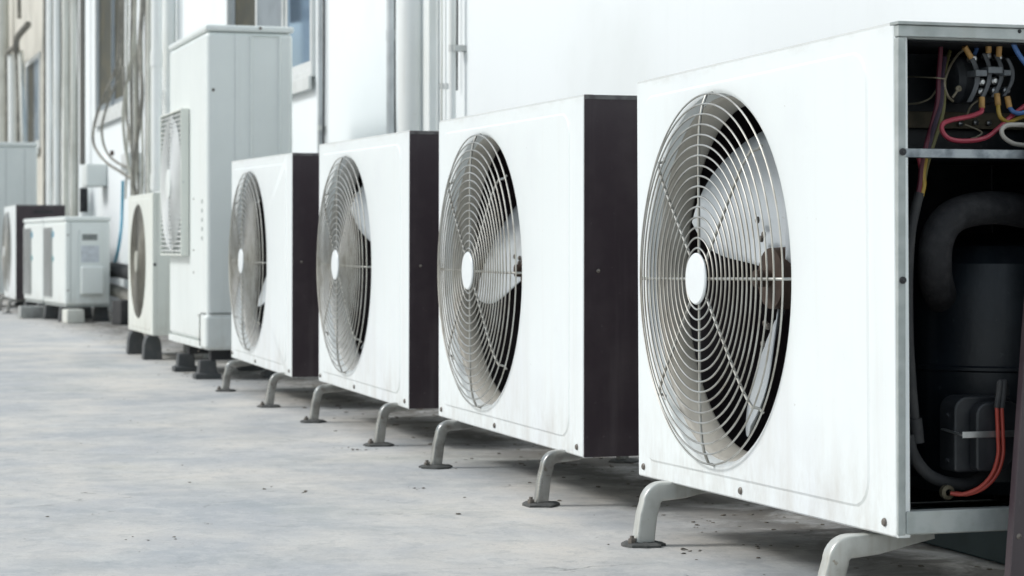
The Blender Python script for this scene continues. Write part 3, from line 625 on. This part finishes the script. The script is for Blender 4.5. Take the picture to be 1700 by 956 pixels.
# ---------------------------------------------------------------- two small split units
def split_unit(X, Y, rz, Wd, label, full=True):
    r = empty('split_condenser', (X, Y, 0), rz); tag(r, label, 'air conditioner', 'pair of small split condensers')
    z0, z1, dd = .10, .665, .30
    MB().box(0, dd, 0, Wd, z0 + .012, z1).build('body', M['white2'], r, bevel=.018, seg=4)
    MB().box(-.005, dd + .004, -.005, Wd + .005, z1 + .0005, z1 + .032).build('lid', M['white2'], r, bevel=.012, seg=3)
    MB().box(.01, dd - .01, .01, Wd - .01, z0, z0 + .0115).build('base_pan', M['flange'], r)
    gy0, gy1, gz0, gz1 = Wd * .58, Wd - .04, z0 + .06, z1 - .04
    gr = MB()
    for k in range(25): zz = gz0 + (gz1 - gz0) * k / 24; gr.box(-.012, -.007, gy0, gy1, zz - .0022, zz + .0022)
    for k in range(7): yy = gy0 + (gy1 - gy0) * k / 6; gr.box(-.0065, -.003, yy - .004, yy + .004, gz0, gz1)
    gr.build('grille', M['frame'], r)
    MB().box(-.0026, -.0006, gy0, gy1, gz0, gz1).build('grille_opening', M['rubber'], r)
    MB().box(-.002, .0, gy0 - .05, gy0 - .015, .40, .43).build('badge', M['teal'], r)
    MB().box(-.002, .0, gy0 - .06, gy0 - .012, .56, .60).build('badge', M['bluetube'], r)
    sx = lambda t: dd * t
    sc_ = MB().box(sx(.30), sx(.80), -.013, -.0, z0 + .07, z1 - .055).build('service_cover', M['white2'], r, bevel=.007, seg=3)
    MB().box(sx(.32), sx(.84), -.045, -.0135, z0 + .08, z0 + .27).build('valve_cover', M['white2'], r, bevel=.016, seg=3)
    MB().box(sx(.37), sx(.70), -.0145, -.0132, z1 - .125, z1 - .085).build('vent', M['greyprint'], sc_)
    sl = MB()
    for k in range(4): sl.box(sx(.37), sx(.70), -.0165, -.0148, z1 - .122 + k * .010, z1 - .118 + k * .010)
    sl.build('vent_slat', M['flange'], sc_)
    MB().box(sx(.34), sx(.74), -.0145, -.0132, z1 - .27, z1 - .16).build('sticker', M['sticker'], sc_)
    for zz in (z0 + .11, z1 - .09): MB().lathe([(.006, 0), (.0005, -.003)], (sx(.06), -.001, zz), 'y', 10).build('screw', M['screw'], r)
    MB().box(sx(.115), sx(.13), -.0015, .001, z0 + .03, z1 - .01).build('seam', M['flange'], r)
    for xx in (.03, dd - .04):
        for yy in (.12, Wd - .12): rubber_foot(r, xx, yy, h=z0, base=.05, top=.04)
    return r
X6 = 1.56
Y6 = onX(108, 400, X6).y
split_unit(X6, Y6, math.radians(4.6), .80, 'small white split condenser with service cover and label, in front of its twin')
split_unit(1.50, Y6 + .93, math.radians(4.2), .78, 'small white split condenser half hidden between its twin and the distant maroon-sided unit')
# ---------------------------------------------------------------- distant units
X8 = 1.404; Y8 = nearY(26, X8)
u8, _, _ = big_unit(X8, Y8, 1.04, 0, 'farthest white fan unit with maroon side, at the left edge beyond the small twins', 8, .4, detail=False, leg='legmetal', shroudm='shroud2')
MB().box(.13, .27, -.0035, -.0017, .74, .765).build('handle', M['rubber'], u8)
Y9 = Y8 + 1.55
u9 = empty('cabinet_unit', (1.335, Y9, 0)); tag(u9, 'tall pale grey cabinet unit at far left, rising behind the farthest maroon-sided unit', 'air conditioner')
MB().box(0, .37, 0, .95, .107, 1.30).build('body', M['white2'], u9, bevel=.018, seg=3)
MB().box(-.004, .374, -.004, .954, 1.3005, 1.335).build('lid', M['white2'], u9, bevel=.01)
s9 = MB().box(.12, .123, -.0015, .001, .2, 1.28); s9.box(.27, .273, -.0015, .001, .2, 1.28); s9.build('seam', M['flange'], u9)
for yy in (.12, .83):
    for xx in (.04, .32): rubber_foot(u9, xx, yy, h=.106, base=.06)
gm9 = guard(.48, .9, .22, 14, .04, .0, .015, .003, .004, 48, x0=-.004, diag=False); gm9.build('fan_guard', M['flange'], u9)
gm9 = guard(.48, .4, .22, 14, .04, .0, .015, .003, .004, 48, x0=-.004, diag=False); gm9.build('fan_guard', M['flange'], u9)

# ---------------------------------------------------------------- building with windows
XW = 2.15
bld = empty('building', (XW, 0, 0)); tag(bld, 'long whitewashed building wall with aluminium windows behind the row of condensers', 'building')
def wy(px): return onX(px, 400, XW).y
ZT = 3.55
def wseg(y0, y1, z0, z1, m='wall', n='wall'): MB().box(0, .18, y0, y1, z0, z1).build(n, M[m], bld)
win1 = (wy(524), wy(381), onX(520, 128, XW).z, 2.5)
win2 = (wy(213), wy(161), 1.50, 2.75)
win3 = (wy(68), wy(45), onX(57, 250, XW).z, onX(57, 95, XW).z)
wseg(-6, win1[0], 0, ZT)
wseg(win1[0], win1[1], 0, win1[2]); wseg(win1[0], win1[1], win1[3], ZT)
wseg(win1[1], win2[0], 0, ZT)
wseg(win2[0], win2[1], 0, win2[2]); wseg(win2[0], win2[1], win2[3], ZT)
wseg(win2[1], wy(76), 0, ZT)
wseg(wy(76), win3[0], 0, ZT, 'wallbeige'); wseg(win3[0], win3[1], 0, win3[2], 'wallbeige'); wseg(win3[0], win3[1], win3[3], ZT, 'wallbeige')
wseg(win3[1], 60, 0, ZT, 'wallbeige')
def window(w, panes, fm='frame', fw=.06):
    y0, y1, z0, z1 = w
    r = empty('window', (0, 0, 0)); r.parent = bld
    m = MB(); m.box(-.02, .10, y0, y0 + fw, z0, z1); m.box(-.02, .10, y1 - fw, y1, z0, z1); m.box(-.02, .10, y0 + fw, y1 - fw, z1 - fw, z1); m.box(-.02, .10, y0 + fw, y1 - fw, z0, z0 + fw)
    m.build('frame', M[fm], r, bevel=.004)
    MB().box(-.035, -.0205, y0 - .01, y1 + .01, z0 - .06, z0 + .004).build('sill', M['frame'], r, bevel=.004)
    ys = y0 + fw; yw = (y1 - y0 - 2 * fw) / len(panes)
    for i, p in enumerate(panes):
        a, b = ys + i * yw, ys + (i + 1) * yw
        s = MB(); xs0 = .0 if i % 2 else .012
        s.box(xs0, xs0 + .025, a, a + .03, z0 + fw, z1 - fw); s.box(xs0, xs0 + .025, b - .045, b, z0 + fw, z1 - fw)
        s.box(xs0, xs0 + .025, a + .03, b - .045, z0 + fw, z0 + fw + .05)
        s.build('sash', M['alu'] if p == 'darkpane' else M['frame'], r, bevel=.002)
        MB().box(xs0 + .006, xs0 + .010, a + .03, b - .045, z0 + fw + .05, z1 - fw).build('pane', M[p], r)
window(win1, ['glass', 'alu', 'darkpane'], fw=.035); window(win2, ['darkpane', 'darkpane']); window(win3, ['glass', 'darkpane'], 'frame', .05)
MB().box(-.0, .22, -6, 60, ZT + .001, ZT + .12).build('coping', M['roofdark'], bld)
ev = MB().box(-.45, -.001, wy(14), 45, 2.95, 3.2); ev.build('eave', M['roofdark'], bld)

# ---------------------------------------------------------------- pipes on the wall
def vpipe(px, wpx, py_top, py_bot, m, name, label, cat='pipe', group=None, X=None, joint=None, clips=(), wob=0, n=20):
    c = onX(px, 400, XW); S = F / (c.y * CT + c.x * ST); d = wpx / S; x = (X or XW) - d / 2 - .012
    px_ = onX(px, 400, x); y = px_.y; zt = 3.5 if py_top is None else onX(px, py_top, x).z; zb = 0.0 if py_bot is None else onX(px, py_bot, x).z
    pts = [(x + random.uniform(-wob, wob), y + random.uniform(-wob, wob), zb + (zt - zb) * k / 8) for k in range(9)]
    if wob: pts = catmull(pts, 5)
    o = MB().tube(pts, d / 2, n).build(name, M[m]); tag(o, label, cat, group)
    if joint:
        for jy in joint:
            z = onX(px, jy, x).z; MB().tube([(x, y, z - d * .7), (x, y, z + d * .7)], d / 2 * 1.13, n).build('coupling', M[m], o, bevel=.001)
    for cyy in clips:
        z = onX(px, cyy, x).z; k = MB().tube([(x, y, z - .012), (x, y, z + .012)], d / 2 * 1.08, n); k.box(x, XW - .001, y - d * .9, y + d * .9, z - .01, z + .01); k.build('pipe_clip', M['frame'], o)
    return o
vpipe(531, 9, None, None, 'greypipe', 'conduit', 'thin grey conduit right beside the reflecting window', clips=(212,))
vpipe(648, 13, None, None, 'greypipe', 'conduit', 'grey jointed conduit left of the thick white drainpipe', joint=(58,), X=XW - .02)
vpipe(684, 46, None, None, 'pvc', 'drainpipe', 'thick round white drainpipe above the middle fan units', clips=())
vpipe(751, 12, None, None, 'pvc', 'conduit', 'white conduit with clip on the bare white wall, rightmost of its cluster', clips=(80,), X=XW - .02)
c = wy(717); o = MB().box(XW - .038, XW - .001, c - .10, c + .05, 0, 3.5).build('cable_duct', M['pvc'], bevel=.003); tag(o, 'flat square white cable duct right of the thick drainpipe', 'duct')
for px, yb_, lab in ((656.5, None, 'black strip standing in for the shadow line beside the jointed grey conduit'), (758.5, 150, 'short black strip standing in for the shadow along the clipped white conduit'), (537, None, 'black strip standing in for the shadow beside the window conduit')):  # thin black rods drawn as the shadow lines beside the pipes
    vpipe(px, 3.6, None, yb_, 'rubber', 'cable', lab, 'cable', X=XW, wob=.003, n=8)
for i, px in enumerate((727, 733, 740)):
    vpipe(px, 3.2, None, None, 'pvcdirty' if i == 1 else 'pvc', 'cable', 'thin pale cable running down between square duct and clipped conduit', 'cable', 'thin cables beside the square duct', clips=(143,), wob=.002, n=8)
vpipe(260, 17, None, 317, 'pvc', 'drainpipe', 'white drainpipe ending above the cream unit with brown guard', joint=(98, 303), X=XW - .10)
vpipe(281, 22, None, None, 'pvc', 'drainpipe', 'wide white drainpipe rising just behind the tall cabinet unit', X=XW)
vpipe(247, 9, None, None, 'pvcdirty', 'conduit', 'dirty slim pipe between hose bundle and ending drainpipe')
vpipe(137, 9, None, 273, 'darkpipe', 'conduit', 'dark conduit running down into the white meter box', X=XW - .03)
for px, w, m, lab in ((122, 10, 'pvcdirty', 'dirty pale pipe directly left of the dark conduit'), (109, 11, 'pvcdirty', 'broad pale pipe, middle one of the three left of the dark conduit'), (95, 13, 'pvc', 'broad pale pipe, farthest left of three beside the dark conduit')):
    vpipe(px, w, None, None, m, 'drainpipe', lab, joint=(170,) if px == 109 else None)
vpipe(83, 7, None, None, 'pvc', 'conduit', 'slim white conduit right of the brown pipe at the beige wall edge')
vpipe(74, 5, None, None, 'hosebrown', 'conduit', 'brown stained pipe at the edge of the beige wall')
for i, (px, lab) in enumerate(((88, 'thin dark strip standing in for shade just right of the slim white conduit by the beige wall'), (101.5, 'thin dark strip standing in for the shaded gap between the farthest-left broad pipe and the middle one'), (116, 'thin dark strip standing in for the shaded gap between the middle broad pipe and the dirty one'), (129, 'thin dark strip standing in for the shaded gap between the dirty pale pipe and the dark conduit'), (221, 'dark thin strip standing in for a shaded gap in the left half of the hose bundle'), (241.5, 'dark thin strip standing in for shade at the right edge of the hose bundle'), (270.5, 'dark thin strip standing in for the shaded gap between the two white drainpipes near the tall cabinet'))):  # dark rods put in as the shaded gaps between pipes and hoses
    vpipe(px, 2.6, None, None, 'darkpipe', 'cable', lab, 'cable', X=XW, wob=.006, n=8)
# taped hoses hanging in a bundle
for i, (px, w, m, t) in enumerate(((211, 3, 'hosebeige', 'beige'), (217, 4, 'hosebrown', 'brown'), (224, 6, 'hosebeige', 'beige'), (231, 4, 'hosebrown', 'brown'), (237, 4, 'hosebeige', 'beige'))):
    lab = ['beige hose at the left of the bundle beside the open window', 'brown taped hose, second from left in the bundle by the open window', 'thick beige hose in the middle of the bundle by the open window', 'brown taped hose right of the thick middle hose in the bundle', 'beige hose at the right of the bundle next to the slim pipe'][i]
    vpipe(px, w, None, 330 + i * 6, m, 'hose', lab, 'hose', 'refrigerant hoses hanging in a bundle', X=XW - .06, wob=.012, n=10)
def wcable(pts, r, m, name, label, X=XW - .16, cat='cable', group=None):
    o = MB().tube(catmull([onX(a, b, X - (c if c else 0)) for a, b, c in pts], 8), r, 10).build(name, M[m]); return tag(o, label, cat, group)
wcable([(202, -30, 0), (198, 60, 0), (193, 110, .02), (172, 160, .04), (157, 205, .06), (156, 240, .05), (175, 268, .03), (200, 285, 0), (216, 296, -.03)], .010, 'hosebrown', 'hose', 'dark hose looping widest across the sill of the open window', group='hoses looping below the open window', cat='hose')
wcable([(206, -30, 0), (202, 80, 0), (197, 125, .02), (178, 175, .04), (169, 215, .05), (176, 250, .03), (195, 270, 0), (222, 281, -.03)], .009, 'hosebrown', 'hose', 'dark hose making the inner loop below the open window', group='hoses looping below the open window', cat='hose')
wcable([(204, 300, 0), (203, 340, 0), (201, 380, .02), (196, 415, .05), (188, 445, .06)], .011, 'bluetube', 'tube', 'blue plastic tube hanging on the wall behind the small split condenser', cat='tube')
wcable([(205, 110, 0), (208, 170, 0), (213, 215, 0), (220, 260, 0), (221, 300, 0)], .010, 'hosebrown', 'hose', 'short slanting brown hose joining the hose bundle from the window', cat='hose')
wcable([(226, -30, .02), (222, 60, .03), (214, 120, .05), (205, 180, .06), (207, 235, .05), (216, 285, .02), (225, 320, 0)], .010, 'hosebeige', 'hose', 'pale hose bowing out left of the bundle above the cream unit', cat='hose')
wcable([(240, -30, .02), (233, 80, .05), (236, 160, .07), (228, 230, .06), (221, 290, .03), (226, 325, 0)], .013, 'hosebrown', 'hose', 'thick brown hose weaving in front of the bundle above the cream unit', cat='hose')
# meter box and junction box
p = onX(144, 290, XW - .14)
bx = MB().box(XW - .16, XW - .001, p.y - .17, p.y + .17, onX(144, 310, XW - .14).z, onX(144, 273, XW - .14).z).build('meter_box', M['white2'], bevel=.01); tag(bx, 'white meter box on the wall under the dark conduit', 'electrical box')
MB().box(XW - .163, XW - .1605, p.y - .13, p.y + .13, onX(144, 305, XW - .14).z, onX(144, 279, XW - .14).z).build('lid', M['white2'], bx, bevel=.001)
p = onX(205, 270, XW - .12)
bx = MB().box(XW - .12, XW - .001, p.y - .14, p.y + .14, onX(205, 296, XW).z, onX(205, 262, XW).z).build('junction_box', M['frame'], bevel=.01); tag(bx, 'small white junction box under the open window, behind the hose loops', 'electrical box')
MB().tube([onX(186, 258, XW - .13), onX(186, 250, XW - .13)], .014, 10).build('red_cap', M['rust'], bx)
vpipe(139, 13, 312, 352, 'rubber', 'conduit', 'short thick dark rod standing in for the shadow under the white meter box', X=XW - .02)  # shadow below the box, built as a dark rod
# far elbow pipes on the beige wall
def elbow(pts, r, m, label):
    o = MB().tube(catmull([onX(a, b, XW - .12 - c) for a, b, c in pts], 8), r, 12).build('drainpipe', M[m]); tag(o, label, 'pipe')
elbow([(33, 330, 0), (32, 200, 0), (31, 110, 0), (27, 78, .05), (29, 62, .10), (47, 40, .02)], .034, 'hosebrown', 'brown pipe with a raised slanting elbow on the beige wall')
elbow([(13, 330, 0), (12, 200, 0), (12, 110, 0), (14, 86, .05), (24, 80, .02)], .030, 'hosebrown', 'lower brown pipe with a short elbow, leftmost on the beige wall')
elbow([(22, 330, 0), (22, 200, 0), (21, 90, 0)], .055, 'pvc', 'thick white pipe between the two brown elbow pipes')
elbow([(39, 330, 0), (38, 200, 0), (34, 85, 0)], .030, 'pvcdirty', 'dirty pale pipe beside the small far window')
elbow([(4, 330, 0), (4, 200, 0), (4, -40, 0)], .07, 'pvcdirty', 'dirty pale column pipe at the very left edge')
elbow([(31, -40, 0), (32, 30, 0)], .022, 'hosebrown', 'short brown pipe stub above the slanting elbow')

# ---------------------------------------------------------------- insulated lines and blocks by the wall
def gtube(pts, r, m, name, label, cat, group=None):
    o = MB().tube(catmull(pts, 8), r, 12).build(name, M[m]); return tag(o, label, cat, group)
yb = Y6
gtube([(1.83, yb + .25, .34), (1.92, yb + .1, .34), (2.00, yb - .25, .30), (2.05, yb - .6, .16), (2.06, yb - 1.0, .06)], .05, 'rubber', 'insulated_pipe', 'thick black insulated pipe curving from the small condenser to the wall', 'pipe')
gtube([(1.84, yb + .2, .22), (1.93, yb + .0, .19), (1.98, yb - .35, .12), (1.96, yb - .8, .06)], .042, 'hosebrown', 'insulated_pipe', 'brown insulated pipe lying lower beside the small condenser', 'pipe')
gtube([(2.10, yb - .3, .55), (2.08, yb - .5, .32), (2.02, yb - .7, .14), (1.95, yb - .95, .05)], .028, 'pvcdirty', 'drain_hose', 'pale drain hose coming down the wall beside the cream unit', 'hose')
def block(x, y, sx, sy, sz, rz, m, label, name='concrete_block'):
    r = random.Random(label); b = MB(); b.box(-sx / 2, sx / 2, -sy / 2, sy / 2, 0, sz)
    b.v = [(a + r.uniform(-.006, .006), c_ + r.uniform(-.006, .006), d) for a, c_, d in b.v]
    o = b.build(name, M[m], bevel=.008); o.location = (x, y, 0); o.rotation_euler = (0, 0, rz); tag(o, label, 'block')
q = onX(45, 527, 1.42)
block(1.43, q.y * 0 + Y6 + .9, .17, .11, .085, .1, 'concrete', 'pale concrete block on the floor in front of the hidden twin condenser')
block(1.60, Y6 - .12, .12, .12, .09, .2, 'pvcdirty', 'pale block on the floor below the small split condenser side')
block(1.98, Y6 - 1.2, .20, .45, .10, .05, 'concrete', 'rough concrete kerb lump against the wall beside the cream unit')
block(1.88, Y6 - .55, .12, .14, .16, .3, 'rubber', 'dark block standing by the wall next to the small condenser')
tb_ = MB().box(-.012, .012, -.6, .6, 0, .055).build('board', M['tealboard'], bevel=.003); tb_.location = (1.83, 2.9, 0); tb_.rotation_euler = (0, math.radians(4), 0)
tag(tb_, 'dark teal board on edge on the floor behind the opened unit', 'board')

# ---------------------------------------------------------------- neighbouring open shed (seen in the window reflection)
sh = empty('shed', (-6, 30, 0)); tag(sh, 'open shed with brown corrugated roof across the yard', 'building')
ro = MB(); n = 60; vs = []
for i in range(n + 1):
    y = 0 + 20 * i / n; z = 5.2 + .06 * math.sin(i * 2.1)
    vs += [(-5, y, z + 1.2), (4.2, y, z - .3 - y * .0)]
ro.add(vs, [(2 * i, 2 * i + 1, 2 * i + 3, 2 * i + 2) for i in range(n)]).build('roof', M['roofdark'], sh)
for xx in (-4.5, 3.8):
    for yy in (.5, 10, 19.5): MB().box(xx - .07, xx + .07, yy - .07, yy + .07, 0, 4.75).build('post', M['greypipe'], sh)

# ---------------------------------------------------------------- grit, flakes and crumbs on the floor
rnd = random.Random(3); db = MB()
def crumb(x, y, r):
    n = 5; vs = []
    for z_, k in ((0, 1), (r * rnd.uniform(.15, .35), .6)):
        for i in range(n):
            a = 2 * PI * i / n + rnd.random(); vs.append((x + r * k * rnd.uniform(.6, 1.3) * math.cos(a), y + r * k * rnd.uniform(.6, 1.3) * math.sin(a), z_ + .0005))
    db.add(vs, [tuple(range(n - 1, -1, -1)), tuple(range(n, 2 * n))] + [(i, (i + 1) % n, n + (i + 1) % n, n + i) for i in range(n)])
for _ in range(900):
    y = rnd.uniform(2.2, 16); x = rnd.gauss(1.75, .17)
    if x < 2.1: crumb(x, y, rnd.uniform(.002, .007) * (1 if rnd.random() < .9 else 2))
for _ in range(70):
    y = rnd.uniform(2.0, 14); x = rnd.uniform(-.2, 1.45); crumb(x, y, rnd.uniform(.0012, .004))
for (px, py, k) in ((1167, 868, 7), (1140, 914, 8), (693, 813, 5), (1250, 905, 6), (600, 747, 6), (575, 745, 4), (1175, 880, 3), (505, 817, 3), (296, 895, 2), (228, 895, 3), (440, 812, 3)):
    d = ray(px, py); t = -CAMZ / d[2]
    for _ in range(k): crumb(d[0] * t + rnd.gauss(0, .014), d[1] * t + rnd.gauss(0, .022), rnd.uniform(.002, .006))
tag(db.build('grit', M['leaf']), 'scattered dark grit and crumbs of dirt on the concrete floor', 'grit', kind='stuff')

# ---------------------------------------------------------------- light
SUN_EL, SUN_AZ = math.radians(42), math.radians(-74)      # azimuth from +Y, clockwise
w = bpy.data.worlds.new("World"); bpy.context.scene.world = w; w.use_nodes = True
nt = w.node_tree; N = nt.nodes; L = nt.links
bg = N['Background']; bg.inputs[1].default_value = .14
sky = N.new('ShaderNodeTexSky'); sky.sky_type = 'NISHITA'; sky.sun_disc = False; sky.sun_elevation = SUN_EL; sky.sun_rotation = SUN_AZ
sky.air_density = 1.0; sky.dust_density = 3.0
tc = N.new('ShaderNodeTexCoord'); nz = N.new('ShaderNodeTexNoise'); nz.inputs['Scale'].default_value = 4.5; nz.inputs['Detail'].default_value = 7
mp = N.new('ShaderNodeMapping'); mp.inputs['Scale'].default_value = (1, 1, 2.6); L.new(tc.outputs['Generated'], mp.inputs[0]); L.new(mp.outputs[0], nz.inputs['Vector'])
cr = N.new('ShaderNodeMapRange'); cr.inputs[1].default_value = .42; cr.inputs[2].default_value = .62; L.new(nz.outputs[0], cr.inputs[0])
mx = N.new('ShaderNodeMix'); mx.data_type = 'RGBA'; L.new(cr.outputs[0], mx.inputs[0]); L.new(sky.outputs[0], mx.inputs[6]); mx.inputs[7].default_value = (5.2, 5.95, 6.1, 1)
L.new(mx.outputs[2], bg.inputs[0])
sl = bpy.data.lights.new('sun', 'SUN'); sl.energy = 2.15; sl.angle = math.radians(15); sl.color = (.965, .985, .985)
so = bpy.data.objects.new('sun', sl); C.objects.link(so)
dv = Vector((math.sin(SUN_AZ) * math.cos(SUN_EL), math.cos(SUN_AZ) * math.cos(SUN_EL), math.sin(SUN_EL)))
so.rotation_euler = dv.to_track_quat('Z', 'Y').to_euler(); so.location = dv * 20

# ---------------------------------------------------------------- camera
cd = bpy.data.cameras.new('camera'); co = bpy.data.objects.new('camera', cd); C.objects.link(co)
co.location = (0, 0, CAMZ); co.rotation_euler = (PI / 2, 0, -TH)
cd.sensor_width = 36; cd.lens = 36 * F / 1700; cd.shift_y = (HOR - 478) / 1700; cd.clip_end = 3000; cd.clip_start = .05
cd.dof.use_dof = True; cd.dof.focus_distance = 3.6; cd.dof.aperture_fstop = 11
S = bpy.context.scene; S.camera = co
S.render.engine = 'CYCLES'; S.view_settings.view_transform = 'Standard'; S.view_settings.look = 'None'; S.view_settings.exposure = 0
S.render.resolution_x = 1024; S.render.resolution_y = 576
S.cycles.max_bounces = 8; S.cycles.diffuse_bounces = 4
